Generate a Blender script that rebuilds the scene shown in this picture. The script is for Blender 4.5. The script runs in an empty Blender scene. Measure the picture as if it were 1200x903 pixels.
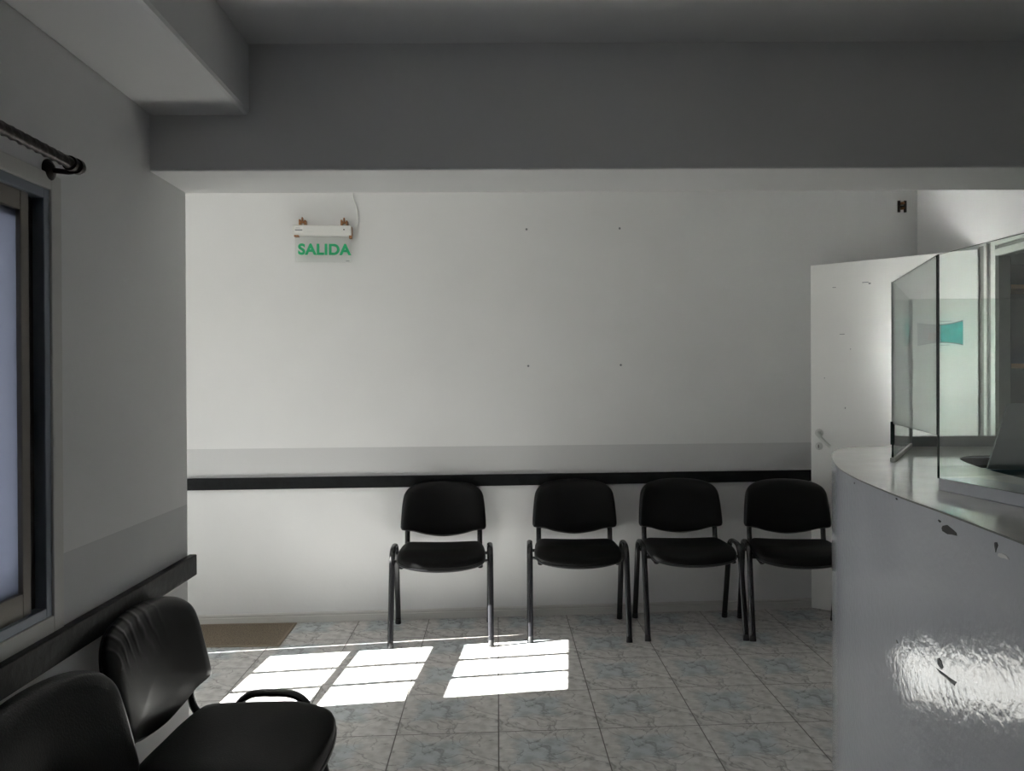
import bpy, math, random
from mathutils import Vector, Matrix
random.seed(4)
S = bpy.context.scene
COL = S.collection

# ------------------------------------------------------------------ camera, sky, sun, exposure
cam_d = bpy.data.cameras.new('camera'); cam = bpy.data.objects.new('camera', cam_d); COL.objects.link(cam)
cam_d.sensor_fit = 'HORIZONTAL'; cam_d.sensor_width = 36.0; cam_d.lens = 36.0 * 935.0 / 1200.0
PITCH, ROLL = 0.005, 0.0043
F_ = Vector((0, math.cos(PITCH), -math.sin(PITCH))); U_ = Vector((0, math.sin(PITCH), math.cos(PITCH))); R_ = Vector((1, 0, 0))
Rr = R_ * math.cos(ROLL) - U_ * math.sin(ROLL); Ur = U_ * math.cos(ROLL) + R_ * math.sin(ROLL)
M3 = Matrix((Rr, Ur, -F_)).transposed()
cam.matrix_world = Matrix.Translation((0, 0, 1.39)) @ M3.to_4x4()
cam_d.clip_start = 0.02
S.camera = cam

W = bpy.data.worlds.new('sky'); S.world = W; W.use_nodes = True
bg = W.node_tree.nodes['Background']; bg.inputs[0].default_value = (0.93, 0.96, 1.0, 1); bg.inputs[1].default_value = 3.0

sun_d = bpy.data.lights.new('sun', 'SUN'); sun_d.energy = 60.0; sun_d.angle = math.radians(0.25); sun_d.color = (1.0, 0.985, 0.955)
sun = bpy.data.objects.new('sun', sun_d); COL.objects.link(sun)
SUN = Vector((1.0, 0.17, -0.55)).normalized()
sun.rotation_euler = SUN.to_track_quat('-Z', 'Y').to_euler(); sun.location = (-6, 2, 6)

S.view_settings.view_transform = 'Standard'; S.view_settings.look = 'None'
S.view_settings.gamma = 1.0; S.view_settings.use_curve_mapping = False
S.view_settings.exposure = 0.49
S.cycles.sample_clamp_indirect = 0.0; S.cycles.blur_glossy = 0.1; S.cycles.caustics_reflective = True

# ------------------------------------------------------------------ materials
def mat(name):
    m = bpy.data.materials.new(name); m.use_nodes = True
    nt = m.node_tree; return m, nt, nt.nodes['Principled BSDF']
def N(nt, t, **kw):
    n = nt.nodes.new(t)
    for k, v in kw.items(): setattr(n, k, v)
    return n
def simple(name, col, rough=0.5, metal=0.0, spec=0.5, bump=0.0, bscale=60.0, vary=0.0, vscale=6.0):
    m, nt, b = mat(name)
    b.inputs['Base Color'].default_value = (*col, 1); b.inputs['Roughness'].default_value = rough
    b.inputs['Metallic'].default_value = metal; b.inputs['Specular IOR Level'].default_value = spec
    tc = N(nt, 'ShaderNodeTexCoord')
    if bump:
        n = N(nt, 'ShaderNodeTexNoise'); n.inputs['Scale'].default_value = bscale; n.inputs['Detail'].default_value = 4
        nt.links.new(tc.outputs['Object'], n.inputs['Vector'])
        bp = N(nt, 'ShaderNodeBump'); bp.inputs['Strength'].default_value = bump; bp.inputs['Distance'].default_value = 0.01
        nt.links.new(n.outputs['Fac'], bp.inputs['Height']); nt.links.new(bp.outputs['Normal'], b.inputs['Normal'])
    if vary:
        n = N(nt, 'ShaderNodeTexNoise'); n.inputs['Scale'].default_value = vscale; n.inputs['Detail'].default_value = 5
        nt.links.new(tc.outputs['Object'], n.inputs['Vector'])
        r = N(nt, 'ShaderNodeValToRGB')
        r.color_ramp.elements[0].position = 0.3; r.color_ramp.elements[1].position = 0.7
        r.color_ramp.elements[0].color = (*[c * (1 - vary) for c in col], 1); r.color_ramp.elements[1].color = (*[min(1, c * (1 + vary)) for c in col], 1)
        nt.links.new(n.outputs['Fac'], r.inputs['Fac']); nt.links.new(r.outputs['Color'], b.inputs['Base Color'])
    return m

def paint(name, base, band):
    """wall paint: a repainted darker strip just above the bump rail, slight roller texture"""
    m, nt, b = mat(name)
    g = N(nt, 'ShaderNodeNewGeometry'); sx = N(nt, 'ShaderNodeSeparateXYZ'); nt.links.new(g.outputs['Position'], sx.inputs[0])
    a = N(nt, 'ShaderNodeMath', operation='LESS_THAN'); a.inputs[1].default_value = 1.010; nt.links.new(sx.outputs['Z'], a.inputs[0])
    c = N(nt, 'ShaderNodeMath', operation='GREATER_THAN'); c.inputs[1].default_value = 0.81; nt.links.new(sx.outputs['Z'], c.inputs[0])
    d = N(nt, 'ShaderNodeMath', operation='MULTIPLY'); nt.links.new(a.outputs[0], d.inputs[0]); nt.links.new(c.outputs[0], d.inputs[1])
    n = N(nt, 'ShaderNodeTexNoise'); n.inputs['Scale'].default_value = 2.5; n.inputs['Detail'].default_value = 5
    nt.links.new(g.outputs['Position'], n.inputs['Vector'])
    r = N(nt, 'ShaderNodeValToRGB'); r.color_ramp.elements[0].position = 0.3; r.color_ramp.elements[1].position = 0.7
    r.color_ramp.elements[0].color = (*[x * 0.965 for x in base], 1); r.color_ramp.elements[1].color = (*base, 1)
    nt.links.new(n.outputs['Fac'], r.inputs['Fac'])
    mx = N(nt, 'ShaderNodeMix', data_type='RGBA'); mx.inputs[7].default_value = (*band, 1)
    nt.links.new(d.outputs[0], mx.inputs[0]); nt.links.new(r.outputs['Color'], mx.inputs[6])
    nt.links.new(mx.outputs[2], b.inputs['Base Color'])
    b.inputs['Roughness'].default_value = 0.55; b.inputs['Specular IOR Level'].default_value = 0.3
    n2 = N(nt, 'ShaderNodeTexNoise'); n2.inputs['Scale'].default_value = 45; n2.inputs['Detail'].default_value = 6
    nt.links.new(g.outputs['Position'], n2.inputs['Vector'])
    bp = N(nt, 'ShaderNodeBump'); bp.inputs['Strength'].default_value = 0.12; bp.inputs['Distance'].default_value = 0.004
    nt.links.new(n2.outputs['Fac'], bp.inputs['Height']); nt.links.new(bp.outputs['Normal'], b.inputs['Normal'])
    return m

def glass(name, tint, ior=1.5, haze=0.0, hazecol=(0.4, 0.45, 0.46), rough=0.0):
    m = bpy.data.materials.new(name); m.use_nodes = True; nt = m.node_tree; nt.nodes.clear()
    o = N(nt, 'ShaderNodeOutputMaterial'); t = N(nt, 'ShaderNodeBsdfTransparent'); t.inputs[0].default_value = (*tint, 1)
    gl = N(nt, 'ShaderNodeBsdfGlossy'); gl.inputs['Roughness'].default_value = rough
    fr = N(nt, 'ShaderNodeFresnel'); 
    gb_ = N(nt, 'ShaderNodeNewGeometry'); mr = N(nt, 'ShaderNodeMapRange'); mr.inputs[3].default_value = ior; mr.inputs[4].default_value = 1.0 / ior
    nt.links.new(gb_.outputs['Backfacing'], mr.inputs[0]); nt.links.new(mr.outputs[0], fr.inputs['IOR'])
    mx = N(nt, 'ShaderNodeMixShader'); nt.links.new(fr.outputs[0], mx.inputs[0]); nt.links.new(gl.outputs[0], mx.inputs[2])
    if haze:
        df = N(nt, 'ShaderNodeBsdfDiffuse'); df.inputs[0].default_value = (*hazecol, 1)
        m2 = N(nt, 'ShaderNodeMixShader'); m2.inputs[0].default_value = haze
        nt.links.new(t.outputs[0], m2.inputs[1]); nt.links.new(df.outputs[0], m2.inputs[2]); nt.links.new(m2.outputs[0], mx.inputs[1])
    else:
        nt.links.new(t.outputs[0], mx.inputs[1])
    nt.links.new(mx.outputs[0], o.inputs[0])
    return m

def tile_floor():
    m, nt, b = mat('floor_tiles')
    g = N(nt, 'ShaderNodeNewGeometry'); sx = N(nt, 'ShaderNodeSeparateXYZ'); nt.links.new(g.outputs['Position'], sx.inputs[0])
    def M(op, a, c=None, d=None):
        n = N(nt, 'ShaderNodeMath', operation=op)
        for i, v in enumerate((a, c, d)):
            if v is None: continue
            if isinstance(v, (int, float)): n.inputs[i].default_value = v
            else: nt.links.new(v, n.inputs[i])
        return n.outputs[0]
    X, Y = sx.outputs['X'], sx.outputs['Y']
    u = M('DIVIDE', M('ADD', M('ADD', X, M('MULTIPLY', Y, TU[0])), TU[1]), TU[2])
    v = M('DIVIDE', M('ADD', M('ADD', Y, M('MULTIPLY', X, TV[0])), TV[1]), TV[2])
    fu, fv = M('FRACT', u), M('FRACT', v)
    du = M('MINIMUM', fu, M('SUBTRACT', 1.0, fu)); dv = M('MINIMUM', fv, M('SUBTRACT', 1.0, fv))
    ed = M('MINIMUM', du, dv)
    grout = M('SUBTRACT', 1.0, M('SMOOTH_MIN', 1.0, M('MAXIMUM', 0.0, M('MULTIPLY', M('SUBTRACT', ed, 0.003), 160.0)), 0.05))
    # printed marble: the same print on each tile
    tv = N(nt, 'ShaderNodeCombineXYZ'); nt.links.new(fu, tv.inputs[0]); nt.links.new(fv, tv.inputs[1])
    n1 = N(nt, 'ShaderNodeTexNoise'); n1.inputs['Scale'].default_value = 3.2; n1.inputs['Detail'].default_value = 8; n1.inputs['Roughness'].default_value = 0.62
    nt.links.new(tv.outputs[0], n1.inputs['Vector'])
    # blue-grey inner panel, ragged
    nz = M('MULTIPLY', M('SUBTRACT', n1.outputs['Fac'], 0.5), 0.42)
    su = M('SUBTRACT', 0.31, M('ABSOLUTE', M('SUBTRACT', M('ADD', fu, nz), 0.40)))
    sv = M('SUBTRACT', 0.30, M('ABSOLUTE', M('SUBTRACT', M('ADD', fv, nz), 0.58)))
    inner = M('MINIMUM', 1.0, M('MAXIMUM', 0.0, M('MULTIPLY', M('MINIMUM', su, sv), 9.0)))
    base = N(nt, 'ShaderNodeMix', data_type='RGBA'); nt.links.new(inner, base.inputs[0])
    base.inputs[6].default_value = (0.67, 0.65, 0.625, 1); base.inputs[7].default_value = (0.54, 0.578, 0.592, 1)
    n2 = N(nt, 'ShaderNodeTexNoise'); n2.inputs['Scale'].default_value = 9; n2.inputs['Detail'].default_value = 6
    nt.links.new(tv.outputs[0], n2.inputs['Vector'])
    mott = N(nt, 'ShaderNodeMix', data_type='RGBA', blend_type='MULTIPLY'); mott.inputs[0].default_value = 0.75
    rr = N(nt, 'ShaderNodeValToRGB'); rr.color_ramp.elements[0].position = 0.34; rr.color_ramp.elements[1].position = 0.62
    rr.color_ramp.elements[0].color = (0.72, 0.71, 0.70, 1); rr.color_ramp.elements[1].color = (1.08, 1.08, 1.08, 1)
    nt.links.new(n2.outputs['Fac'], rr.inputs['Fac']); nt.links.new(base.outputs[2], mott.inputs[6]); nt.links.new(rr.outputs[0], mott.inputs[7])
    # veins: zero crossings of warped noise
    n3 = N(nt, 'ShaderNodeTexNoise'); n3.inputs['Scale'].default_value = 2.6; n3.inputs['Detail'].default_value = 5; n3.inputs['Distortion'].default_value = 1.1
    off = N(nt, 'ShaderNodeVectorMath', operation='ADD'); off.inputs[1].default_value = (7.3, 2.1, 0); nt.links.new(tv.outputs[0], off.inputs[0])
    nt.links.new(off.outputs[0], n3.inputs['Vector'])
    vein = M('SUBTRACT', 1.0, M('MINIMUM', 1.0, M('MULTIPLY', M('ABSOLUTE', M('SUBTRACT', n3.outputs['Fac'], 0.5)), 42.0)))
    vein = M('MULTIPLY', vein, M('MULTIPLY', n1.outputs['Fac'], 1.1))
    vm = N(nt, 'ShaderNodeMix', data_type='RGBA'); nt.links.new(vein, vm.inputs[0]); nt.links.new(mott.outputs[2], vm.inputs[6])
    vm.inputs[7].default_value = (0.17, 0.16, 0.15, 1)
    gm = N(nt, 'ShaderNodeMix', data_type='RGBA'); nt.links.new(grout, gm.inputs[0]); nt.links.new(vm.outputs[2], gm.inputs[6])
    gm.inputs[7].default_value = (0.10, 0.085, 0.075, 1)
    nt.links.new(gm.outputs[2], b.inputs['Base Color'])
    ro = M('ADD', 0.21, M('MULTIPLY', grout, 0.4)); nt.links.new(ro, b.inputs['Roughness'])
    b.inputs['Specular IOR Level'].default_value = 0.5
    bp = N(nt, 'ShaderNodeBump', invert=True); bp.inputs['Strength'].default_value = 0.5; bp.inputs['Distance'].default_value = 0.002
    nt.links.new(grout, bp.inputs['Height']); nt.links.new(bp.outputs['Normal'], b.inputs['Normal'])
    return m

TU = (0.018, 0.002, 0.4045)     # u = (x + .018 y + c) / tile
TV = (-0.065, -3.165, 0.402)
WALLC = (0.785, 0.785, 0.78)
m_wall = paint('wall_paint', WALLC, (0.62, 0.62, 0.62))
m_ceil = simple('ceiling_paint', (0.87, 0.87, 0.86), 0.7, bump=0.08, bscale=30)
m_floor = tile_floor()
m_rail = simple('black_rail_paint', (0.008, 0.009, 0.010), 0.5, spec=0.2, bump=0.25, bscale=35, vary=0.3, vscale=25)
m_base = simple('skirting_paint', (0.62, 0.61, 0.58), 0.45)
m_vinyl = simple('black_vinyl', (0.005, 0.005, 0.0055), 0.33, spec=0.24, bump=0.10, bscale=220)
m_vinyl_seat = simple('black_vinyl_matte', (0.006, 0.006, 0.006), 0.5, spec=0.10, bump=0.10, bscale=220)
m_vinyl_worn = simple('black_vinyl_creased', (0.006, 0.006, 0.006), 0.33, spec=0.3)
m_shell = simple('black_plastic', (0.014, 0.014, 0.015), 0.30)
m_steel = simple('black_enamelled_steel', (0.012, 0.012, 0.014), 0.26, spec=0.6, bump=0.05, bscale=90)
m_rubber = simple('black_rubber', (0.015, 0.015, 0.015), 0.7)
m_doorw = simple('white_door_lacquer', (0.83, 0.83, 0.81), 0.28, spec=0.5, bump=0.06, bscale=14)
m_frame = simple('white_frame_lacquer', (0.66, 0.67, 0.64), 0.3)
m_frame_shade_grey = simple('grey_frame_and_gap_shade', (0.20, 0.205, 0.19), 0.4)
m_chrome = simple('worn_chrome', (0.62, 0.62, 0.60), 0.3, metal=0.8)
m_white_plastic = simple('white_plastic', (0.74, 0.74, 0.71), 0.35)
m_dark = simple('dark_mark', (0.02, 0.018, 0.016), 0.6)
m_copper = simple('rusty_copper', (0.34, 0.16, 0.07), 0.4, metal=0.6, vary=0.4, vscale=90)
m_alu = simple('bronze_aluminium', (0.20, 0.18, 0.155), 0.42, metal=0.35)
m_alud = simple('dark_bronze_channel', (0.035, 0.028, 0.024), 0.5)
m_alub = simple('grey_aluminium_stop', (0.22, 0.25, 0.29), 0.4, metal=0.3)
m_rod = simple('black_wrought_iron', (0.025, 0.017, 0.014), 0.34, metal=0.5, bump=0.15, bscale=120)
m_green = simple('green_lettering', (0.005, 0.42, 0.16), 0.5)
m_acryl = glass('clear_acrylic', (0.985, 0.99, 0.985), 1.45, haze=0.05, hazecol=(0.75, 0.77, 0.75))
m_glass = glass('screen_glass', (0.90, 0.935, 0.915), 1.5)
m_gedge = simple('green_glass_edge', (0.012, 0.030, 0.024), 0.2)
m_dglass = glass('door_glass', (0.96, 0.97, 0.97), 1.45)
m_counterf = simple('counter_laminate', (0.61, 0.63, 0.68), 0.10, spec=0.55, bump=0.09, bscale=55)
m_countert = simple('counter_top_laminate', (0.78, 0.77, 0.745), 0.07, spec=0.5, vary=0.07, vscale=7)
m_cinner = simple('counter_inside_board', (0.30, 0.31, 0.31), 0.6)
m_cedge = simple('worn_laminate_edge', (0.16, 0.16, 0.155), 0.5)
m_dkin = simple('dark_inside_board', (0.03, 0.03, 0.03), 0.6)
m_chip = simple('chipped_board', (0.03, 0.03, 0.032), 0.7)
m_scuff = simple('scuffed_laminate', (0.27, 0.275, 0.28), 0.6)
m_chipw = simple('chipped_white', (0.75, 0.75, 0.75), 0.5)
m_mat = simple('brown_coir', (0.24, 0.19, 0.135), 0.95, bump=0.9, bscale=320, vary=0.45, vscale=160)
m_matb = simple('brown_mat_edge', (0.27, 0.215, 0.155), 0.8, bump=0.2, bscale=120)
m_teal = simple('teal_print', (0.035, 0.36, 0.35), 0.35, vary=0.35, vscale=16)
m_lilac = simple('pale_grey_print', (0.36, 0.35, 0.38), 0.35, vary=0.12, vscale=25)
m_pink = simple('pink_print', (0.45, 0.27, 0.25), 0.4)
m_paper = simple('white_paper', (0.80, 0.80, 0.77), 0.35)
m_ink = simple('grey_ink', (0.22, 0.24, 0.25), 0.6)
m_store = simple('storeroom_paint', (0.30, 0.34, 0.31), 0.6)
m_cab = simple('dark_green_cupboard', (0.035, 0.055, 0.04), 0.5)
m_wood = simple('orange_wood', (0.50, 0.26, 0.09), 0.5, vary=0.25, vscale=20)
m_smoke = glass('grey_acrylic', (0.80, 0.84, 0.86), 1.45, haze=0.62, hazecol=(0.36, 0.40, 0.41), rough=0.15)
m_tealbar = simple('teal_plastic', (0.03, 0.10, 0.13), 0.4)
m_desk = simple('desk_laminate', (0.03, 0.03, 0.03), 0.4)
m_ground = simple('garden_ground', (0.07, 0.075, 0.05), 0.9, vary=0.1)
m_ext = simple('outside_render', (0.55, 0.54, 0.50), 0.9)
m_mdoor = simple('entrance_door_paint', (0.50, 0.50, 0.49), 0.4)

def frosted(name, col):
    m = bpy.data.materials.new(name); m.use_nodes = True; nt = m.node_tree; nt.nodes.clear()
    o = N(nt, 'ShaderNodeOutputMaterial'); t = N(nt, 'ShaderNodeBsdfTranslucent'); t.inputs[0].default_value = (*col, 1)
    gl = N(nt, 'ShaderNodeBsdfGlossy'); gl.inputs['Roughness'].default_value = 0.3
    mx = N(nt, 'ShaderNodeMixShader'); mx.inputs[0].default_value = 0.05
    nt.links.new(t.outputs[0], mx.inputs[1]); nt.links.new(gl.outputs[0], mx.inputs[2]); nt.links.new(mx.outputs[0], o.inputs[0])
    return m
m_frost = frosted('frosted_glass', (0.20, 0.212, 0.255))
m_frost1 = frosted('frosted_glass_bright', (0.58, 0.58, 0.58))  # brighter glass for the out-of-view sash, set to lift light in the front room
m_frost2 = frosted('opal_glass', (0.20, 0.20, 0.20))
m_frost3 = frosted('milk_glass', (0.68, 0.68, 0.68))

# ------------------------------------------------------------------ mesh helpers
class MB:
    def __init__(s): s.v = []; s.f = []; s.m = []
    def add(s, vs, fs, mi=0):
        o = len(s.v); s.v += [tuple(p) for p in vs]
        for f in fs: s.f.append(tuple(i + o for i in f)); s.m.append(mi)
        return s
    def box(s, a, b, mi=0, X=None):
        (x0, y0, z0), (x1, y1, z1) = a, b
        vs = [Vector(p) for p in ((x0,y0,z0),(x1,y0,z0),(x1,y1,z0),(x0,y1,z0),(x0,y0,z1),(x1,y0,z1),(x1,y1,z1),(x0,y1,z1))]
        if X is not None: vs = [X @ p for p in vs]
        return s.add(vs, [(0,3,2,1),(4,5,6,7),(0,1,5,4),(1,2,6,5),(2,3,7,6),(3,0,4,7)], mi)
    def prism(s, poly, z0, z1, mi=0, side=None, X=None):
        n = len(poly); vs = [Vector((x, y, z0)) for x, y in poly] + [Vector((x, y, z1)) for x, y in poly]
        if X is not None: vs = [X @ p for p in vs]
        s.add(vs, [tuple(range(n - 1, -1, -1)), tuple(range(n, 2 * n))], mi)
        o = len(s.v) - 2 * n
        for i in range(n):
            j = (i + 1) % n; s.f.append((o + i, o + j, o + n + j, o + n + i)); s.m.append(mi if side is None else side)
        return s
    def tube(s, pts, rx, ry=None, n=14, up=(1, 0, 0), mi=0, cap=True, twist=0.0, lobes=0, amp=0.0):
        ry = ry or rx; pts = [Vector(p) for p in pts]; up = Vector(up); o = len(s.v); dist = 0.0
        for i, p in enumerate(pts):
            a = pts[max(0, i - 1)]; c = pts[min(len(pts) - 1, i + 1)]; t = (c - a).normalized()
            if i: dist += (p - pts[i - 1]).length
            e1 = (up - t * up.dot(t)).normalized(); e2 = t.cross(e1)
            for k in range(n):
                q = 2 * math.pi * k / n
                r = 1 + (amp * math.cos(lobes * (q - twist * dist)) if lobes else 0)
                s.v.append(tuple(p + e1 * (rx * r * math.cos(q)) + e2 * (ry * r * math.sin(q))))
        for i in range(len(pts) - 1):
            for k in range(n):
                k2 = (k + 1) % n; s.f.append((o + i*n + k, o + i*n + k2, o + (i+1)*n + k2, o + (i+1)*n + k)); s.m.append(mi)
        if cap:
            s.f.append(tuple(o + k for k in range(n - 1, -1, -1))); s.m.append(mi)
            e = o + (len(pts) - 1) * n; s.f.append(tuple(e + k for k in range(n))); s.m.append(mi)
        return s
    def lathe(s, prof, c, axis, n=20, mi=0):
        axis = Vector(axis).normalized(); h = Vector((0, 0, 1)) if abs(axis.z) < 0.9 else Vector((1, 0, 0))
        e1 = axis.cross(h).normalized(); e2 = axis.cross(e1); c = Vector(c); o = len(s.v)
        for r, d in prof:
            for k in range(n):
                q = 2 * math.pi * k / n; s.v.append(tuple(c + axis * d + (e1 * math.cos(q) + e2 * math.sin(q)) * max(r, 1e-5)))
        for i in range(len(prof) - 1):
            for k in range(n):
                k2 = (k + 1) % n; s.f.append((o + i*n + k, o + i*n + k2, o + (i+1)*n + k2, o + (i+1)*n + k)); s.m.append(mi)
        s.f.append(tuple(o + k for k in range(n - 1, -1, -1))); s.m.append(mi)
        e = o + (len(prof) - 1) * n; s.f.append(tuple(e + k for k in range(n))); s.m.append(mi)
        return s
    def build(s, name, mats, parent=None, smooth=False, bevel=0.0, seg=2, loc=None):
        me = bpy.data.meshes.new(name); vs = s.v
        if loc is not None: vs = [(x - loc[0], y - loc[1], z - loc[2]) for x, y, z in vs]
        me.from_pydata(vs, [], s.f)
        if not isinstance(mats, (list, tuple)): mats = [mats]
        for m in mats: me.materials.append(m)
        for p, mi in zip(me.polygons, s.m): p.material_index = mi; p.use_smooth = smooth
        import bmesh
        bm = bmesh.new(); bm.from_mesh(me); bmesh.ops.recalc_face_normals(bm, faces=bm.faces); bm.to_mesh(me); bm.free()
        if smooth: me.set_sharp_from_angle(angle=math.radians(40))
        o = bpy.data.objects.new(name, me); COL.objects.link(o)
        if loc is not None: o.location = loc
        if parent is not None:
            o.parent = parent
        if bevel:
            b = o.modifiers.new('bevel', 'BEVEL'); b.width = bevel; b.segments = seg; b.limit_method = 'ANGLE'; b.angle_limit = math.radians(35)
        return o

def tag(o, label=None, cat=None, group=None, kind=None):
    if label: o['label'] = label
    if cat: o['category'] = cat
    if group: o['group'] = group
    if kind: o['kind'] = kind
    return o
def empty(name, loc=(0, 0, 0), rz=0.0, **kw):
    o = bpy.data.objects.new(name, None); COL.objects.link(o); o.location = loc; o.rotation_euler = (0, 0, rz); o.empty_display_size = 0.1
    return tag(o, **kw)
def struct(o): o['kind'] = 'structure'; return o
def fr(origin, xdir):
    """local frame: x along xdir (horizontal), y = left normal, z up"""
    x = Vector((xdir[0], xdir[1], 0)).normalized(); z = Vector((0, 0, 1)); y = z.cross(x)
    M = Matrix((x, y, z)).transposed().to_4x4(); M.translation = Vector(origin); return M
def spline(pts, n=8, closed=False):
    P = [Vector(p) for p in pts]; out = []; L = len(P)
    for i in range(L if closed else L - 1):
        g = lambda k: P[k % L] if closed else P[min(max(k, 0), L - 1)]
        p0, p1, p2, p3 = g(i - 1), g(i), g(i + 1), g(i + 2)
        for k in range(n):
            t = k / n
            out.append(0.5 * ((2 * p1) + (p2 - p0) * t + (2*p0 - 5*p1 + 4*p2 - p3) * t*t + (3*p1 - p0 - 3*p2 + p3) * t*t*t))
    if not closed: out.append(P[-1].copy())
    return out

def cushion(outline, prof, warp):
    """closed padded body: rings of the outline moved inwards by prof[i][0] at level prof[i][1]"""
    n = len(outline); cx = sum(p[0] for p in outline) / n; cy = sum(p[1] for p in outline) / n
    mb = MB()
    nor = []
    for i in range(n):
        a, b = outline[i - 1], outline[(i + 1) % n]; t = Vector((b[0] - a[0], b[1] - a[1])).normalized(); nor.append(Vector((-t.y, t.x)))
    area = sum(outline[i - 1][0] * outline[i][1] - outline[i][0] * outline[i - 1][1] for i in range(n))
    sg = 1 if area > 0 else -1
    for ins, w in prof:
        for i, (x, y) in enumerate(outline):
            if ins < 0.012:
                px, py = x + sg * nor[i].x * ins, y + sg * nor[i].y * ins
            else:
                k = 1 - ins / 0.24
                px, py = cx + (x - cx) * k, cy + (y - cy) * k
            mb.v.append(tuple(warp(px, py, w)))
    for r in range(len(prof) - 1):
        for i in range(n):
            j = (i + 1) % n; mb.f.append((r*n + i, r*n + j, (r+1)*n + j, (r+1)*n + i)); mb.m.append(0)
    mb.v.append(tuple(warp(cx, cy, prof[0][1]))); c0 = len(mb.v) - 1
    mb.v.append(tuple(warp(cx, cy, prof[-1][1]))); c1 = len(mb.v) - 1; L = (len(prof) - 1) * n
    for i in range(n):
        j = (i + 1) % n
        mb.f.append((c0, j, i)); mb.m.append(0); mb.f.append((c1, L + i, L + j)); mb.m.append(0)
    return mb

# ------------------------------------------------------------------ room shell
KB, CB = 0.085, 4.725                       # back wall line  y = CB + KB x
def yb(x): return CB + KB * x
bdir = (1, KB)
struct(MB().box((-2.9, -2.2, -0.12), (4.3, 5.4, 0.0)).build('floor', m_floor))
XB = fr((0, CB, 0), bdir)
struct(MB().box((-2.9, 0, 0), (4.3, 0.15, 2.85), X=XB).build('wall_back', m_wall))
# left wall with window opening
LW = fr((-1.0, 1.515, 0), (-0.0203, 1))     # local x runs away from the viewer, +y points out of the room
def lx(y): return y - 1.515
wl = MB(); w0, w1, wz0, wz1 = lx(0.10), lx(1.735), 0.885, 1.81
wl.box((lx(-2.2), 0, 0), (w0, 0.16, 2.45), X=LW); wl.box((w1, 0, 0), (lx(2.50), 0.16, 2.85), X=LW)
wl.box((w0, 0, 0), (w1, 0.16, wz0), X=LW); wl.box((w0, 0, wz1), (w1, 0.16, 2.45), X=LW)
struct(wl.build('wall_left', m_wall))
# porch-side wall between the left wall and the entrance
pw_ = MB(); pw_.box((-2.92, 2.36, 0), (-2.45, 2.50, 2.85)); pw_.box((-1.35, 2.36, 0), (-1.17, 2.50, 2.85)); pw_.box((-2.45, 2.36, 0), (-1.35, 2.50, 1.50)); pw_.box((-2.45, 2.36, 2.40), (-1.35, 2.50, 2.85))
struct(pw_.build('wall_porch', m_wall))
win2 = struct(empty('fill_window', (-1.9, 2.40, 1.50)))  # unseen window added so its frosted panes light the back wall evenly
wf = MB()
for q in (((-0.55, -0.03, 0), (-0.51, 0.03, 0.90)), ((0.51, -0.03, 0), (0.55, 0.03, 0.90)), ((-0.51, -0.03, 0), (0.51, 0.03, 0.04)), ((-0.51, -0.03, 0.86), (0.51, 0.03, 0.90)), ((-0.02, -0.03, 0.04), (0.02, 0.03, 0.86))): wf.box(*q)
wf.build('frame', m_alu, win2)
for x0 in (-0.51, 0.02): MB().box((x0, -0.004, 0.04), (x0 + 0.49, 0.002, 0.86)).build('pane', m_frost3, win2)
# entrance wall with doorway
EW = fr((-2.60, 3.40, 0), (0.075, 1))       # local x = along the wall, +y = outside
def ex(y): return y - 3.43
ew = MB(); e0, e1 = ex(2.985), ex(3.967)
ew.box((ex(2.42), 0, 0), (e0, 0.15, 2.85), X=EW); ew.box((e1, 0, 0), (ex(4.78), 0.15, 2.85), X=EW); ew.box((e0, 0, 2.60), (e1, 0.15, 2.85), X=EW)
struct(ew.build('wall_entrance', m_wall))
# right wall with an inner doorway
RWX, RWT = 2.51, 0.06
rw = MB()
rw.box((RWX, 4.18, 0), (RWX + RWT, 5.2, 2.85)); rw.box((RWX, 3.28, 2.05), (RWX + RWT, 4.18, 2.85)); rw.box((RWX, -2.2, 0), (RWX + RWT, 3.28, 2.85))
struct(rw.build('wall_right', m_wall))
struct(MB().box((-1.3, -2.2, 0), (RWX + RWT, -2.06, 2.5)).build('wall_front', m_wall))
struct(MB().box((-1.2, -2.2, 2.34), (RWX + RWT, 2.30, 2.46)).build('ceiling', m_ceil))
struct(MB().box((-2.92, 2.36, 2.72), (RWX + RWT, 5.2, 2.84)).build('ceiling', m_ceil))
beam = struct(MB().box((-1.03, 2.245, 1.985), (RWX, 2.515, 2.84)).build('trim_1', m_wall, bevel=0.006))
soff = struct(MB().box((lx(-2.06), -0.28, 2.14), (lx(2.25), 0.0, 2.345), X=LW).build('trim_2', m_wall, bevel=0.012))
# bump rails and skirting
struct(MB().box((-2.25, -0.022, 0.776), (1.835, 0.0, 0.843), X=XB).build('trim_3', m_rail, bevel=0.003))
struct(MB().box((lx(-2.0), -0.024, 0.785), (lx(2.515), 0.0, 0.850), X=LW).build('trim_4', m_rail, bevel=0.003))
bb = MB(); bb.prism([(0, 0), (-0.012, 0), (-0.012, 0.036), (-0.008, 0.040), (-0.010, 0.046), (-0.010, 0.052), (-0.004, 0.058), (0, 0.058)], -2.25, 2.5,
                    X=XB @ Matrix(((0, 0, 1, 0), (1, 0, 0, 0), (0, 1, 0, 0), (0, 0, 0, 1))))
struct(bb.build('baseboard_back', m_base))
struct(MB().box((lx(-2.0), -0.01, 0.0), (lx(2.50), 0.0, 0.055), X=LW).build('baseboard_left', m_base))

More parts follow.
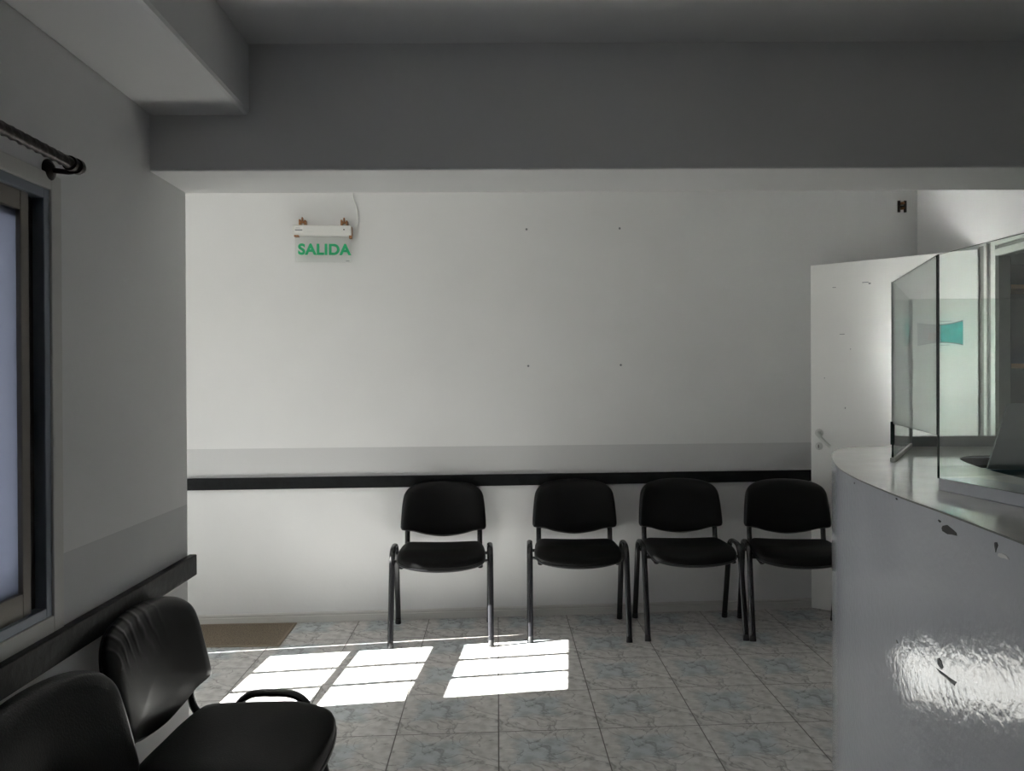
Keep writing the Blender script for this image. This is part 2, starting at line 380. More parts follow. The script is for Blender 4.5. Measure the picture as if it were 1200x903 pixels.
# window in the left wall
win = struct(MB().build('window_1', m_alu)) if False else struct(empty('window_1'))
def ring(y0, y1, z0, z1, t, d0, d1, m, name):
    r = MB(); a, b = lx(y0), lx(y1)
    r.box((a, d0, z0), (a + t, d1, z1), X=LW); r.box((b - t, d0, z0), (b, d1, z1), X=LW)
    r.box((a + t, d0, z0), (b - t, d1, z0 + t), X=LW); r.box((a + t, d0, z1 - t), (b - t, d1, z1), X=LW)
    return r.build(name, m, win, bevel=0.002)
ring(0.10, 1.735, 0.885, 1.81, 0.022, -0.002, 0.10, m_alub, 'outer_frame')
ring(0.122, 1.713, 0.907, 1.788, 0.055, 0.022, 0.09, m_alud, 'channel')
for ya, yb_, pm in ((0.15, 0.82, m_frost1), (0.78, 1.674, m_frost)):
  d_ = 0.0 if ya > 0.5 else 0.034
  sb = MB(); a, b = lx(ya), lx(yb_)
  sb.box((a, d_ + 0.008, 0.900), (a + 0.029, d_ + 0.034, 1.795), X=LW); sb.box((b - 0.029, d_ + 0.008, 0.900), (b, d_ + 0.034, 1.795), X=LW)
  sb.box((a + 0.029, d_ + 0.008, 0.900), (b - 0.029, d_ + 0.034, 0.957), X=LW); sb.box((a + 0.029, d_ + 0.008, 1.748), (b - 0.029, d_ + 0.034, 1.795), X=LW)
  sb.build('sash', m_alu, win, bevel=0.002)
  MB().box((a + 0.029, d_ + 0.018, 0.957), (b - 0.029, d_ + 0.023, 1.748), X=LW).build('pane', pm, win)
r = MB(); a, b = lx(0.06), lx(1.775)
r.box((a, -0.006, 0.845), (a + 0.04, 0.004, 1.845), X=LW); r.box((b - 0.04, -0.006, 0.845), (b, 0.004, 1.845), X=LW)
r.box((a + 0.04, -0.006, 0.845), (b - 0.04, 0.004, 0.885), X=LW); r.box((a + 0.04, -0.006, 1.81), (b - 0.04, 0.004, 1.845), X=LW)
r.build('plaster_surround', m_base, win, bevel=0.002)

# entrance door (glazed, three panes high, two thin bars upright)
dr = struct(empty('door_1'))
lf = MB(); L0, L1 = ex(3.02), ex(3.960); g0, g1 = ex(3.14), ex(3.853); D0, D1, A0, A1, C0, C1 = 0.10, 0.25, 0.727, 1.186, 1.268, 1.580
for (a, b, c, d) in ((L0, g0, 0.01, 2.02), (g1, L1, 0.01, 2.02), (g0, g1, 0.01, D0), (g0, g1, D1, A0), (g0, g1, A1, C0), (g0, g1, C1, 2.02)):
    lf.box((a, -0.014, c), (b, 0.014, d), X=EW)
lf.build('leaf', m_mdoor, dr)
gb = MB()
for y in (3.377, 3.615): gb.box((ex(y) - 0.015, -0.004, A0), (ex(y) + 0.015, 0.004, A1), X=EW); gb.box((ex(y) - 0.015, -0.004, C0), (ex(y) + 0.015, 0.004, C1), X=EW)
gb.box((g0, -0.004, 0.950), (g1, 0.004, 0.975), X=EW)
gb.build('glazing_bars', m_mdoor, dr)
MB().box((g0, 0.008, A0), (g1, 0.010, A1), X=EW).build('pane', m_dglass, dr)
MB().box((g0, 0.008, D0), (g1, 0.010, D1), X=EW).build('pane', m_dglass, dr)
MB().box((g0, 0.008, C0), (g1, 0.010, C1), X=EW).build('pane', m_dglass, dr)
MB().box((L1, -0.014, 1.56), (e1 - 0.001, 0.014, 2.02), X=EW).build('seal_strip', m_alud, dr)
jm = MB(); jm.box((e0, 0.0, 0), (L0 - 0.002, 0.10, 2.04), X=EW); jm.box((L0 - 0.002, 0.0, 2.022), (e1, 0.10, 2.04), X=EW)
jm.box((e0, 0.0, 2.04), (e0 + 0.03, 0.10, 2.60), X=EW); jm.box((e1 - 0.03, 0.0, 2.04), (e1, 0.10, 2.60), X=EW); jm.box((e0 + 0.03, 0.0, 2.57), (e1 - 0.03, 0.10, 2.60), X=EW)
jm.build('jamb', m_mdoor, dr)
MB().box((e0 + 0.03, 0.03, 2.04), (e1 - 0.03, 0.036, 2.57), X=EW).build('fill_transom', m_frost2, dr)  # unseen transom, added to bring more light to the upper passage walls
MB().lathe([(0.02, 0.0), (0.02, 0.01), (0.011, 0.015), (0.011, 0.04), (0.024, 0.05), (0.024, 0.065), (0.01, 0.072)], EW @ Vector((ex(3.90), -0.014, 1.0)), EW.to_3x3() @ Vector((0, -1, 0))).build('handle', m_chrome, dr, smooth=True)

# outside
struct(MB().box((-14, -8, -0.14), (-2.9, 12, -0.02)).build('ground', m_ground))
struct(MB().box((-4.3, -2.4, 2.52), (-1.18, 1.90, 2.62)).build('sun_blocker_slab', m_ext))  # unseen slab added outside to keep direct sun off the left window

# storeroom seen through the inner doorway
sr = MB(); sr.box((RWX + RWT, 4.62, 0), (4.3, 4.74, 2.5)); sr.box((4.18, 2.6, 0), (4.3, 4.62, 2.5)); sr.box((RWX + RWT, 2.6, 0), (4.18, 2.72, 2.5)); sr.box((RWX + RWT, 2.6, 2.5), (4.3, 4.74, 2.6))
struct(sr.build('wall_storeroom', m_store))
jf = MB()
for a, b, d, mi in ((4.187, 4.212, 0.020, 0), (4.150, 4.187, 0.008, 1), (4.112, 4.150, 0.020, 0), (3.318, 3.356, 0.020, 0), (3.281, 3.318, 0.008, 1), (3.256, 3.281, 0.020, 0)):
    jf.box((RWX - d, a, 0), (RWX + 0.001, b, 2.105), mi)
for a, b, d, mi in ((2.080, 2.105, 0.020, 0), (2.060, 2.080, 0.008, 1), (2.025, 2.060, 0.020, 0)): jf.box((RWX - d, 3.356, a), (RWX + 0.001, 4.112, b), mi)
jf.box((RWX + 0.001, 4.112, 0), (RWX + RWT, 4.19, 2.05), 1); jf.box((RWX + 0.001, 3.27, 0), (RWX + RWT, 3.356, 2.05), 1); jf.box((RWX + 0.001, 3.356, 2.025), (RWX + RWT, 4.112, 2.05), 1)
jf.box((RWX - 0.004, 4.212, 0), (RWX + 0.001, 4.285, 2.10), 1)  # hinge-side strip coloured dark grey to stand for the shadow in the gap
struct(jf.build('trim_5', [m_frame, m_frame_shade_grey], bevel=0.002))

# inner door standing open against the back wall
DE, DH = Vector((1.815, 4.845, 0)), Vector((2.490, 4.262, 0))
DX = fr(DE, (DH - DE))                     # local x from free edge to hinge, -y faces the viewer
dw = (DH - DE).length
d2 = struct(MB().box((0, 0, 0.008), (dw, 0.036, 2.085), X=DX).build('door_2', m_doorw, bevel=0.003))
hd = MB().lathe([(0.024, 0), (0.024, 0.006), (0.012, 0.012), (0.011, 0.045), (0.008, 0.048)], DX @ Vector((0.05, 0, 1.072)), DX.to_3x3() @ Vector((0, -1, 0)), n=20)
lv = [DX @ Vector((0.05 + 0.0, -0.042, 1.072)), DX @ Vector((0.075, -0.050, 1.048)), DX @ Vector((0.105, -0.050, 1.018)), DX @ Vector((0.130, -0.048, 0.996))]
hd.tube(spline([tuple(p) for p in lv], 5), 0.010, 0.0125, up=(0, 0, 1))
hd.build('door_handle', m_frame, d2, smooth=True)
MB().lathe([(0.022, 0), (0.022, 0.005), (0.018, 0.008)], DX @ Vector((0.048, 0, 0.992)), DX.to_3x3() @ Vector((0, -1, 0))).build('key_rosette', m_frame, d2, smooth=True)
MB().box((0.0455, -0.0095, 0.982), (0.0505, -0.007, 1.002), X=DX).build('keyhole', m_dark, d2)
mk = MB()
for x, z, w, t in ((0.30, 1.955, 0.035, 0.004), (0.335, 1.945, 0.012, 0.008), (0.17, 1.66, 0.03, 0.003), (0.13, 1.94, 0.02, 0.003), (0.20, 1.22, 0.005, 0.010), (0.08, 1.40, 0.004, 0.006), (0.23, 1.57, 0.006, 0.004)):
    mk.box((x, -0.0008, z), (x + w, 0.0002, z + t), X=DX)
mk.build('scuff_marks', m_ink, d2)

# ------------------------------------------------------------------ reception counter
OUT = [(0.70, -1.2), (0.715, -0.6), (0.745, 0.3), (0.780, 0.9), (0.803, 1.18), (0.818, 1.31), (0.833, 1.45), (0.847, 1.58), (0.8555, 1.69), (0.864, 1.78), (0.875, 1.87), (0.890, 1.98), (0.914, 2.13),
       (0.958, 2.33), (1.020, 2.53), (1.105, 2.76), (1.185, 2.935), (1.275, 3.055), (1.40, 3.115), (1.60, 3.15), (2.00, 3.16), (2.495, 3.16)]
INN = [(2.495, 2.74), (2.0, 2.735), (1.70, 2.73), (1.56, 2.715), (1.47, 2.62), (1.40, 2.42), (1.355, 2.20), (1.33, 1.95), (1.30, 1.5), (1.26, 0.9), (1.20, 0.0), (1.16, -1.2)]
out_s = [(p.x, p.y) for p in spline([(x, y, 0) for x, y in OUT], 6)]
inn_s = [(p.x, p.y) for p in spline([(x, y, 0) for x, y in INN], 6)]
ct = empty('reception_counter', (1.0, 1.8, 0), label='curved reception counter with glossy grey-blue front and chipped pale top, right side', cat='reception counter')
def rel(mb): mb.v = [(x - 1.0, y - 1.8, z) for x, y, z in mb.v]; return mb
def off(path, d):
    r = []
    for i, p in enumerate(path):
        a = Vector(path[max(0, i - 1)]); b = Vector(path[min(len(path) - 1, i + 1)]); t = (b - a).normalized(); r.append((p[0] + t.y * d, p[1] - t.x * d))
    return r
fp = MB(); inner_face = off(out_s, 0.03)
fp.prism(out_s + inner_face[::-1], 0.0, 1.1265)
rel(fp).build('front_panel', m_counterf, ct, smooth=True)
tp = MB(); tp.prism(off(out_s, 0.0005) + inn_s, 1.1265, 1.130, 0, 1)
rel(tp).build('countertop', [m_countert, m_cedge], ct, smooth=True)
ip = MB(); ip.prism(off(inn_s, 0.05) + off(inn_s, 0.03)[::-1], 0.0, 1.118)
rel(ip).build('inner_panel', m_dkin, ct, smooth=True)
def chip(px, w, h, seed, m, z=1.10):
    """ragged flake of laminate missing from the front, following the panel"""
    rnd = random.Random(seed); c = MB(); i0 = min(range(len(out_s)), key=lambda i: abs(out_s[i][1] - px))
    p = Vector(out_s[i0]); t = (Vector(out_s[i0 + 1]) - p).normalized(); nrm = Vector((-t.y, t.x))
    poly = []
    for k in range(9):
        q = 2 * math.pi * k / 9; r = rnd.uniform(0.35, 1.0); poly.append((w * r * math.cos(q), h * r * math.sin(q)))
    M = Matrix(((t.x, 0, nrm.x, p.x), (t.y, 0, nrm.y, p.y), (0, 1, 0, z), (0, 0, 0, 1)))
    c.prism(poly, -0.002, 0.0012, X=M)
    rel(c).build('chip', m, ct)
chip(1.545, 0.050, 0.011, 11, m_chip, 1.098); chip(1.585, 0.006, 0.004, 2, m_chip, 1.110); chip(1.345, 0.009, 0.012, 3, m_chip, 1.106); chip(1.325, 0.022, 0.005, 5, m_chipw, 1.094)
chip(1.80, 0.008, 0.003, 6, m_chip, 1.122); chip(2.12, 0.006, 0.004, 7, m_chip, 1.115)
chip(1.585, 0.018, 0.012, 21, m_scuff, 0.828); chip(1.53, 0.060, 0.006, 22, m_scuff, 0.812); chip(1.80, 0.006, 0.005, 24, m_scuff, 0.80)
# plinth under the glass nearest the viewer
P1 = [(1.034, 1.611), (1.004, 1.879)]
pd = (Vector(P1[0]) - Vector(P1[1])).normalized()
pA = Vector(P1[1]); pB = pA + pd * 2.6
X1 = fr((pA.x, pA.y, 0), (pd.x, pd.y))
pl = MB().box((0, 0.0, 1.130), (2.6, 0.10, 1.158), X=X1); rel(pl).build('plinth', m_counterf, ct, bevel=0.002)
p2, p3, p4 = Vector((1.206, 2.529)), Vector((1.555, 3.115)), Vector((2.48, 3.125))
X2 = fr((p2.x, p2.y, 0), p3 - p2); l3 = (p3 - p2).length
ch = MB().box((0, -0.008, 1.130), (l3, 0.008, 1.144), X=X2); rel(ch).build('channel', m_frame, ct, bevel=0.002)
X4 = fr((p3.x, p3.y, 0), p4 - p3); l4 = (p4 - p3).length
ch = MB().box((0, -0.014, 1.130), (l4, 0.014, 1.170), X=X4); rel(ch).build('channel', m_cinner, ct, bevel=0.002)

def pane(name, X, poly, label):
    """6 mm glass sheet; poly in (along, up)"""
    mb = MB(); Y = X @ Matrix(((1, 0, 0, 0), (0, 0, 1, 0), (0, 1, 0, 0), (0, 0, 0, 1)))
    mb.prism(poly, -0.003, 0.003, 0, 1, X=Y)
    o = mb.build(name, [m_glass, m_gedge], loc=tuple(X @ Vector((0, 0, poly[0][1]))))
    return tag(o, label, 'glass screen', 'glass screens on the reception counter')
pane('glass_screen', X1, [(0, 1.158), (2.6, 1.158), (2.6, 1.69), (0, 1.684)], 'glass screen standing on the raised plinth of the counter, nearest the viewer')
d23 = p2 - pA; X12 = fr((pA.x, pA.y, 0), d23)
pane('glass_screen', X12, [(0.006, 1.259), (d23.length - 0.004, 1.252), (d23.length - 0.004, 1.698), (0.006, 1.684)], 'angled glass screen with open gap beneath it, left end of the counter screens')
pane('glass_screen', X2, [(0, 1.144), (l3 - 0.004, 1.144), (l3 - 0.004, 1.70), (0, 1.70)], 'glass screen set in a white channel running back across the counter end')
pane('glass_screen', X4, [(0.004, 1.170), (l4, 1.170), (l4, 1.705), (0.004, 1.705)], 'glass screen on a grey base strip along the far edge of the counter')

p3pane = [o for o in COL.objects if o.name == 'glass_screen.002'][0]
cl = MB().box((-0.006, -0.006, 1.185), (0.010, 0.006, 1.258), X=X2); lo = p3pane.location
cl.v = [(x - lo.x, y - lo.y, z - lo.z) for x, y, z in cl.v]; cl.build('clamp', m_gedge, p3pane, bevel=0.001)
ps = MB().box((l3 - 0.012, -0.009, 1.144), (l3 - 0.001, 0.009, 1.70), X=X2); rel(ps).build('post', m_cinner, ct, bevel=0.002)

# desk and grey acrylic sheet behind the counter
dk = empty('desk', (1.9, 1.9, 0), label='dark low desk inside the reception counter', cat='desk')
MB().box((-0.45, -0.5, 0.72), (0.55, 0.72, 0.75)).build('desk_top', m_desk, dk, bevel=0.003)
for x in (-0.42, 0.50):
    for y in (-0.46, 0.67): MB().box((x, y, 0), (x + 0.04, y + 0.04, 0.72)).build('leg', m_desk, dk)
sh = empty('acrylic_divider', (1.9, 2.5, 0.75), label='grey translucent acrylic sheet with slanted side and teal base behind the counter glass', cat='divider')
poly = [(1.468, 1.05), (2.15, 1.05), (2.15, 1.315), (1.553, 1.315)]
q = MB(); q.prism(poly, -0.003, 0.003, X=Matrix(((1, 0, 0, -1.9), (0, 0, 1, 0), (0, 1, 0, -0.75), (0, 0, 0, 1)))); q.build('sheet', m_smoke, sh)
MB().box((-0.425, -0.03, 0.0), (0.25, 0.03, 0.36)).build('base', m_tealbar, sh, bevel=0.004)

# ------------------------------------------------------------------ chairs
def smooth01(t): t = max(0.0, min(1.0, t)); return t * t * (3 - 2 * t)
half_back = [(0, .312), (.08, .309), (.15, .298), (.198, .277), (.224, .245), (.234, .20), (.240, .14), (.244, .076), (.242, .054), (.228, .042), (.17, .032), (.10, .012), (0.0, 0.0)]
ob = half_back + [(-x, y) for x, y in half_back[-2:0:-1]]
OB = [(p.x, p.y) for p in spline([(x, y, 0) for x, y in ob], 4, True)]
half_seat = [(0, .205), (.10, .203), (.185, .190), (.215, .165), (.228, .10), (.234, .0), (.236, -.10), (.226, -.165), (.195, -.200), (.12, -.216), (0, -.220)]
os_ = half_seat + [(-x, y) for x, y in half_seat[-2:0:-1]]
OS = [(p.x, p.y) for p in spline([(x, y, 0) for x, y in os_], 4, True)]
BZ = 0.500
def warp_back(x, v, w):
    # w runs towards the sitter; the rest is hollowed across its width and leans back
    y = 0.190 + 0.19 * v + 0.038 * (1 - (x / 0.24) ** 2) - w
    return (x, y, BZ + v)
def warp_seat(x, y, w):
    fr_ = smooth01((-y - 0.06) / 0.16)
    z = 0.425 + w - 0.020 * fr_ * (1 - (x / 0.25) ** 2) - 0.012 * fr_ + 0.010 * (x / 0.23) ** 2 - 0.012 * smooth01((y - 0.0) / 0.2) * 0
    z -= 0.010 * (1 - (x / 0.24) ** 2) * smooth01(1 - abs(y - 0.05) / 0.2)
    return (x, y, z)
def leg_path(s, sx):
    p = [(sx, s * 0.215, 0.012), (sx, s * 0.164, 0.215), (sx, s * 0.121, 0.390), (sx, s * 0.112, 0.428), (sx, s * 0.095, 0.461), (sx, s * 0.066, 0.481), (sx, s * 0.032, 0.487), (sx, 0.0, 0.487)]
    a = [Vector(p[0]), Vector(p[1])] + spline(p[2:], 4)
    return a
def make_chair():
    root = empty('visitor_chair')
    st = cushion(OS, [(0.05, 0.006), (0.006, 0.006), (0.0, 0.016), (0.0, 0.028), (0.006, 0.040), (0.018, 0.049), (0.042, 0.054), (0.10, 0.057), (0.17, 0.058)], warp_seat)
    seat = st.build('seat', m_vinyl_seat, root, smooth=True)
    sh = cushion(OS, [(0.06, -0.012), (0.030, -0.010), (0.006, -0.002), (-0.003, 0.006), (-0.002, 0.012), (0.02, 0.010), (0.06, 0.008)], warp_seat)
    sh.build('seat_shell', m_shell, seat, smooth=True)
    bk = cushion(OB, [(0.05, 0.004), (0.006, 0.004), (0.0, 0.012), (0.0, 0.022), (0.006, 0.033), (0.018, 0.041), (0.042, 0.046), (0.10, 0.049), (0.17, 0.050)], warp_back)
    back = bk.build('backrest', m_vinyl, root, smooth=True)
    bs = cushion(OB, [(0.06, -0.012), (0.030, -0.011), (0.010, -0.004), (0.004, 0.004), (0.01, 0.008), (0.06, 0.008)], warp_back)
    bs.build('back_shell', m_shell, back, smooth=True)
    for sx in (-0.263, 0.263):
        for s in (-1, 1):
            lg = MB().tube(leg_path(s, sx), 0.0155, 0.0105, n=14).build('leg', m_steel, root, smooth=True)
            y = s * 0.215
            MB().lathe([(0.0155, 0.0), (0.017, 0.004), (0.0155, 0.03), (0.0145, 0.032)], (sx, y, 0.0), (0, -s * 0.26, 1), n=14).build('foot_cap', m_rubber, lg, smooth=True)
    for sx in (-0.208, 0.208):
        pts = [(sx, -0.175, 0.412), (sx, 0.06, 0.412)] + [tuple(p) for p in spline([(sx, 0.09, 0.412), (sx, 0.165, 0.425), (sx, 0.208, 0.466), (sx, 0.219, 0.52)], 6)] + [(sx * 0.99, 0.237, 0.60), (sx * 0.98, 0.252, 0.68)]
        MB().tube(pts, 0.0145, 0.009, n=12).build('back_post', m_steel, root, smooth=True)
    for y in (-0.098, 0.098):
        MB().tube([(-0.263, y, 0.425 - 0.0), (0.263, y, 0.425)], 0.009, n=12, up=(0, 0, 1)).build('stretcher', m_steel, root, smooth=True)
    return root
def copy_tree(o, parent=None):
    c = o.copy(); COL.objects.link(c)
    if parent is not None: c.parent = parent
    for k in list(o.children): copy_tree(k, c)
    return c
proto = make_chair()
spots = [
    (-0.388, 4.385, 0.045, 'black chair against the back wall with lit front legs, farthest from the counter'),
    (0.358, 4.452, -0.012, 'black chair below the lower wall plugs, second from left at back wall'),
    (0.982, 4.470, 0.006, 'black chair against the back wall whose leg touches the chair half behind the counter'),
    (1.566, 4.427, -0.12, 'black chair in front of the white door, half hidden by the counter'),
    (-0.708, 2.055, math.pi / 2 - 0.03, 'black chair at the left wall with its whole seat and creased back in view'),
    (-0.650, 1.485, math.pi / 2 - 0.03, 'black chair nearest the viewer below the window, only its back in view'),
]
for i, (x, y, rz, lab) in enumerate(spots):
    c = proto if i == 0 else copy_tree(proto)
    c.location = (x, y, 0); c.rotation_euler = (0, 0, rz)
    tag(c, lab, 'chair', 'black visitor chairs')

def creases(m):
    nt = m.node_tree; b = nt.nodes['Principled BSDF']; tc = N(nt, 'ShaderNodeTexCoord'); sx = N(nt, 'ShaderNodeSeparateXYZ'); nt.links.new(tc.outputs['Object'], sx.inputs[0])
    mp = N(nt, 'ShaderNodeMapping'); mp.inputs['Rotation'].default_value = (0, 0.35, 0); nt.links.new(tc.outputs['Object'], mp.inputs[0])
    wv = N(nt, 'ShaderNodeTexWave'); wv.inputs['Scale'].default_value = 7.5; wv.inputs['Distortion'].default_value = 6.0; wv.inputs['Detail'].default_value = 1.5; wv.inputs['Detail Scale'].default_value = 1.2
    nt.links.new(mp.outputs[0], wv.inputs['Vector'])
    mx = N(nt, 'ShaderNodeMapRange', interpolation_type='SMOOTHSTEP'); mx.inputs[1].default_value = 0.10; mx.inputs[2].default_value = -0.06; nt.links.new(sx.outputs['X'], mx.inputs[0])
    mz = N(nt, 'ShaderNodeMapRange', interpolation_type='SMOOTHSTEP'); mz.inputs[1].default_value = 0.66; mz.inputs[2].default_value = 0.76; nt.links.new(sx.outputs['Z'], mz.inputs[0])
    pr = N(nt, 'ShaderNodeMath', operation='MULTIPLY'); nt.links.new(mx.outputs[0], pr.inputs[0]); nt.links.new(mz.outputs[0], pr.inputs[1])
    pw = N(nt, 'ShaderNodeMath', operation='POWER'); pw.inputs[1].default_value = 3.0; nt.links.new(wv.outputs['Fac'], pw.inputs[0])
    h = N(nt, 'ShaderNodeMath', operation='MULTIPLY'); nt.links.new(pr.outputs[0], h.inputs[0]); nt.links.new(pw.outputs[0], h.inputs[1])
    bp = N(nt, 'ShaderNodeBump'); bp.inputs['Strength'].default_value = 0.35; bp.inputs['Distance'].default_value = 0.006
    nt.links.new(h.outputs[0], bp.inputs['Height']); nt.links.new(bp.outputs['Normal'], b.inputs['Normal'])
creases(m_vinyl_worn)
for c in [o for o in COL.objects if 'creased back' in o.get('label', '')]:
    for k in c.children:
        if k.name.startswith('backrest'): k.material_slots[0].link = 'OBJECT'; k.material_slots[0].material = m_vinyl_worn
# ------------------------------------------------------------------ curtain rod
cr = empty('curtain_rod', tuple(LW @ Vector((lx(1.70), -0.062, 1.860))), label='twisted black iron curtain rod above the left window', cat='curtain rod')
cr_w = cr.location.copy()
def crel(mb): mb.v = [(x - cr_w.x, y - cr_w.y, z - cr_w.z) for x, y, z in mb.v]; return mb
pts = [LW @ Vector((lx(0.2 + 1.515 * k / 150), -0.062, 1.860)) for k in range(151)]
crel(MB().tube(pts, 0.0115, n=20, up=(0, 0, 1), twist=75, lobes=3, amp=0.16)).build('rod', m_rod, cr, smooth=True)
ax = LW.to_3x3() @ Vector((1, 0, 0))
crel(MB().lathe([(0.010, 0), (0.016, 0.002), (0.016, 0.012), (0.011, 0.015), (0.011, 0.022), (0.015, 0.028), (0.016, 0.038), (0.013, 0.048), (0.006, 0.054), (0.001, 0.056)], LW @ Vector((lx(1.70), -0.062, 1.860)), ax)).build('finial', m_rod, cr, smooth=True)
for yy in (0.45, 1.732):
    bk = MB().lathe([(0.024, 0), (0.024, 0.004), (0.018, 0.009), (0.008, 0.013)], LW @ Vector((lx(yy), 0.0, 1.852)), LW.to_3x3() @ Vector((0, -1, 0)))
    bk.tube([LW @ Vector((lx(yy), -0.008, 1.852)), LW @ Vector((lx(yy), -0.045, 1.848)), LW @ Vector((lx(yy), -0.062, 1.850))], 0.006, n=10, up=(0, 0, 1))
    bk.lathe([(0.017, 0), (0.017, 0.012)], LW @ Vector((lx(yy) - 0.006, -0.062, 1.860)), ax)
    crel(bk).build('bracket', m_rod, cr, smooth=True)

# ------------------------------------------------------------------ exit sign
def onb(x, d, z): return Vector((x, yb(x) - d, z))
sgx = -1.087
SG = fr((sgx, yb(sgx), 2.262), bdir)        # -y points into the room
sg = empty('exit_sign', (sgx, yb(sgx), 2.262), math.atan2(KB, 1), label='white exit sign with green SALIDA letters hanging on the back wall', cat='exit sign')
MB().box((-0.170, -0.062, -0.030), (0.164, -0.012, 0.028)).build('housing', m_white_plastic, sg, bevel=0.006)
lb = MB().box((-0.155, -0.0635, -0.018), (-0.108, -0.0615, 0.018)); hs = [o for o in sg.children if o.name.startswith('housing')][0]
lb.build('sticker', m_paper, hs)
MB().box((-0.153, -0.0645, -0.006), (-0.112, -0.0630, 0.001)).box((-0.150, -0.0645, 0.008), (-0.125, -0.0630, 0.010)).build('print', m_ink, hs)
MB().box((-0.085, -0.0632, -0.012), (-0.050, -0.0615, -0.009)).box((-0.085, -0.0632, 0.008), (-0.050, -0.0615, 0.010)).build('print', m_frame, hs)
MB().lathe([(0.004, 0), (0.004, 0.003)], (0.122, -0.061, 0.003), (0, -1, 0), n=12).build('indicator', m_dark, hs)
for x in (-0.115, 0.121):
    b = MB().box((x - 0.020, -0.050, 0.028), (x - 0.010, -0.0, 0.062)).box((x + 0.010, -0.050, 0.028), (x + 0.020, -0.0, 0.058)).box((x - 0.020, -0.046, 0.040), (x + 0.020, -0.040, 0.052)).box((x - 0.004, -0.052, 0.044), (x + 0.004, -0.030, 0.074))
    b.build('bracket', m_copper, sg, bevel=0.002)
MB().box((-0.160, -0.058, -0.038), (-0.135, -0.022, -0.030)).build('clip', m_copper, sg)
MB().box((0.150, -0.058, -0.045), (0.166, -0.022, -0.0295)).box((0.1645, -0.058, -0.030), (0.1675, -0.022, 0.020)).build('clip', m_copper, sg)
MB().box((-0.158, -0.040, -0.182), (0.160, -0.034, -0.030)).build('acrylic_panel', m_acryl, sg, bevel=0.001)
cu = bpy.data.curves.new('lettering', 'FONT'); cu.body = 'SALIDA'; cu.size = 0.088; cu.align_x = 'CENTER'; cu.extrude = 0.001; cu.offset = 0.0034; cu.space_character = 1.06
tmp = bpy.data.objects.new('tmp_text', cu); COL.objects.link(tmp); bpy.context.view_layer.update()
me = bpy.data.meshes.new_from_object(tmp.evaluated_get(bpy.context.evaluated_depsgraph_get())); bpy.data.objects.remove(tmp)
me.name = 'lettering'; me.materials.clear(); me.materials.append(m_green)
xs = [v.co.x for v in me.vertices]; ys = [v.co.y for v in me.vertices]
sxx = 0.300 / (max(xs) - min(xs)); syy = 0.066 / (max(ys) - min(ys)); mx_, my_ = (max(xs) + min(xs)) / 2, (max(ys) + min(ys)) / 2
for v in me.vertices: v.co = Vector(((v.co.x - mx_) * sxx + 0.010, -0.0415 - v.co.z, (v.co.y - my_) * syy - 0.108))
tx = bpy.data.objects.new('lettering', me); COL.objects.link(tx); tx.parent = sg
MB().box((0.130, -0.0415, -0.176), (0.150, -0.0400, -0.172)).build('print', m_ink, sg)
cb = MB().tube([tuple(p) for p in spline([(0.168, -0.012, 0.25), (0.172, -0.012, 0.19), (0.192, -0.012, 0.13), (0.196, -0.012, 0.07), (0.190, -0.012, 0.040), (0.176, -0.02, 0.022), (0.163, -0.03, 0.015)], 6)], 0.0032, n=8)
cb.build('cable', m_white_plastic, sg, smooth=True)

# wall bracket high on the back wall by the corner
bx = 2.409
wb = empty('wall_bracket', (bx, yb(bx), 2.458), math.atan2(KB, 1), label='small rusty metal bracket high on the back wall near the right corner', cat='bracket')
MB().box((-0.028, -0.010, -0.036), (-0.012, 0, 0.036)).box((0.012, -0.010, -0.036), (0.028, 0, 0.036)).box((-0.012, -0.010, -0.006), (0.012, 0, 0.006)).build('plate', m_rod, wb, bevel=0.002)
MB().box((-0.008, -0.022, -0.020), (0.006, -0.0, -0.006)).build('clip', m_copper, wb, bevel=0.002)
MB().box((-0.010, -0.022, 0.010), (0.008, 0, 0.026)).build('clip', m_copper, wb, bevel=0.002)

# plugs left in the wall
for x, z, lab in ((0.090, 2.291, 'upper left'), (0.648, 2.303, 'upper right'), (0.097, 1.482, 'lower left'), (0.652, 1.486, 'lower right')):
    o = MB().lathe([(0.0065, 0.0), (0.0065, 0.002), (0.004, 0.003)], (0, 0, 0), (KB, -1, 0), n=12).build('wall_plug', m_ink, smooth=True)
    o.location = (x, yb(x), z)
    tag(o, 'small grey screw plug in the back wall, %s of the four' % lab, 'wall plug', 'screw plugs in the back wall')

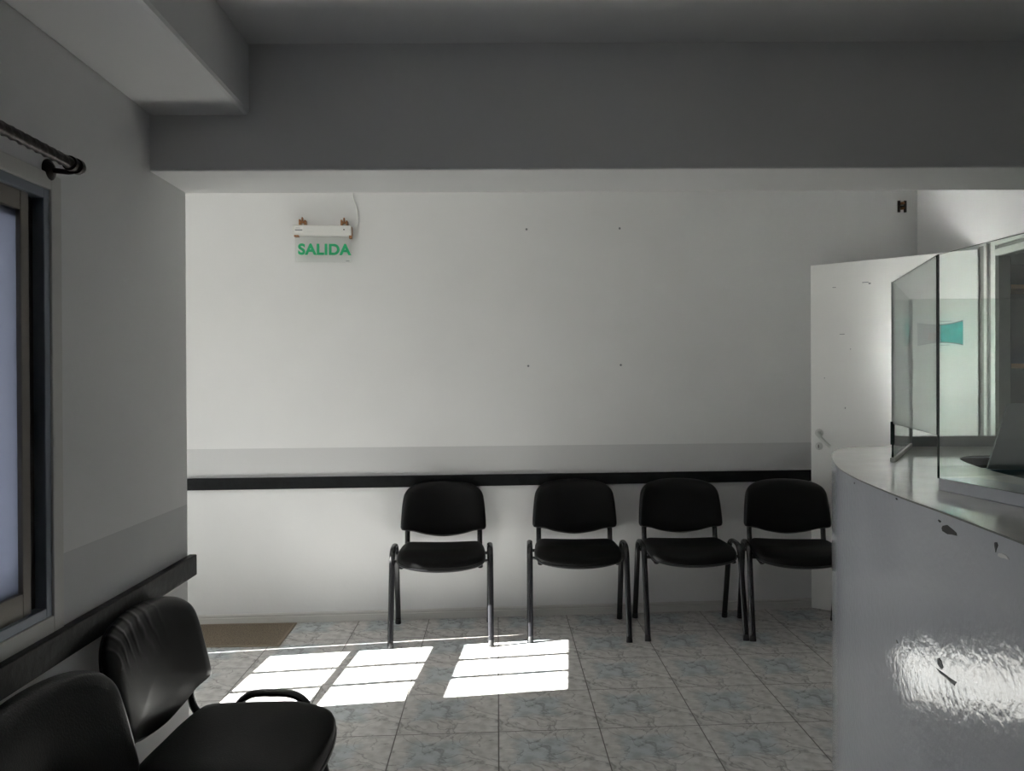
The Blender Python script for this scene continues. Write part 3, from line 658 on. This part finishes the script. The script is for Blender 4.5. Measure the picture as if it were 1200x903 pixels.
# door mat
mt = empty('door_mat', (-1.545, 4.382, 0), math.atan2(KB, 1) * 0.4, label='brown rectangular door mat on the tiles along the back wall', cat='mat')
MB().box((-0.292, -0.183, 0.0), (0.292, 0.183, 0.007)).build('pile', m_mat, mt)
b = MB(); b.box((-0.308, -0.198, 0), (0.308, -0.181, 0.0075)); b.box((-0.308, 0.181, 0), (0.308, 0.198, 0.0075)); b.box((-0.308, -0.181, 0), (-0.290, 0.181, 0.0075)); b.box((0.290, -0.181, 0), (0.308, 0.181, 0.0075))
b.build('border', m_matb, mt, bevel=0.002)

# poster on the door
pu = (DX.inverted() @ Vector((2.268, 4.458, 1.64))).x; pw = 0.225
po = empty('door_poster', tuple(DX @ Vector((pu + pw / 2, 0, 1.640))), math.atan2(DX[1][0], DX[0][0]), label='bow-shaped poster, half grey and half teal, stuck on the white door', cat='poster')
def bow(x0, x1, d0, d1, zs, mb):
    n = 12; up = []; dn = []
    for k in range(n + 1):
        x = x0 + (x1 - x0) * k / n; q = (x / (pw / 2))
        h = 0.048 + 0.018 * q * q if q > 0 else 0.048 + 0.014 * q * q
        up.append((x, h + zs)); dn.append((x, -h - zs + 0.006))
    mb.prism(dn + up[::-1], d0, d1, X=Matrix(((1, 0, 0, 0), (0, 0, -1, 0), (0, 1, 0, 0), (0, 0, 0, 1)))); return mb
bow(-pw / 2, pw / 2, 0.0, 0.0010, 0.006, MB()).build('sheet', m_ink, po)
bow(-pw / 2, -0.012, 0.0, 0.0016, 0.0, MB()).build('picture', m_lilac, po)
bow(-0.012, pw / 2, 0.0, 0.0016, 0.0, MB()).build('picture', m_teal, po)
MB().box((-0.060, -0.0022, -0.030), (-0.020, -0.0014, 0.008)).build('print', m_pink, po, bevel=0.004)
MB().box((-0.020, -0.0022, -0.046), (0.004, -0.0014, 0.044)).build('print', m_lilac, po)
MB().box((-0.02, -0.0012, 0.068), (0.06, 0.0, 0.070)).build('caption', m_ink, po)
MB().box((-0.03, -0.0012, -0.062), (0.05, 0.0, -0.060)).build('caption', m_ink, po)

# cupboard in the storeroom
cp = empty('cupboard', (3.00, 4.40, 0), label='dark green open cupboard with orange wooden shelf, seen through the inner doorway', cat='cupboard')
MB().box((-0.42, -0.02, 0), (0.9, 0.19, 2.02)).box((-0.44, -0.26, 0), (-0.41, 0.19, 2.02)).box((0.9, -0.26, 0), (0.93, 0.19, 2.02)).build('carcass', m_cab, cp)
for z in (1.86, 1.45, 0.9): MB().box((-0.41, -0.25, z), (0.9, -0.02, z + 0.022)).build('shelf', m_wood, cp)
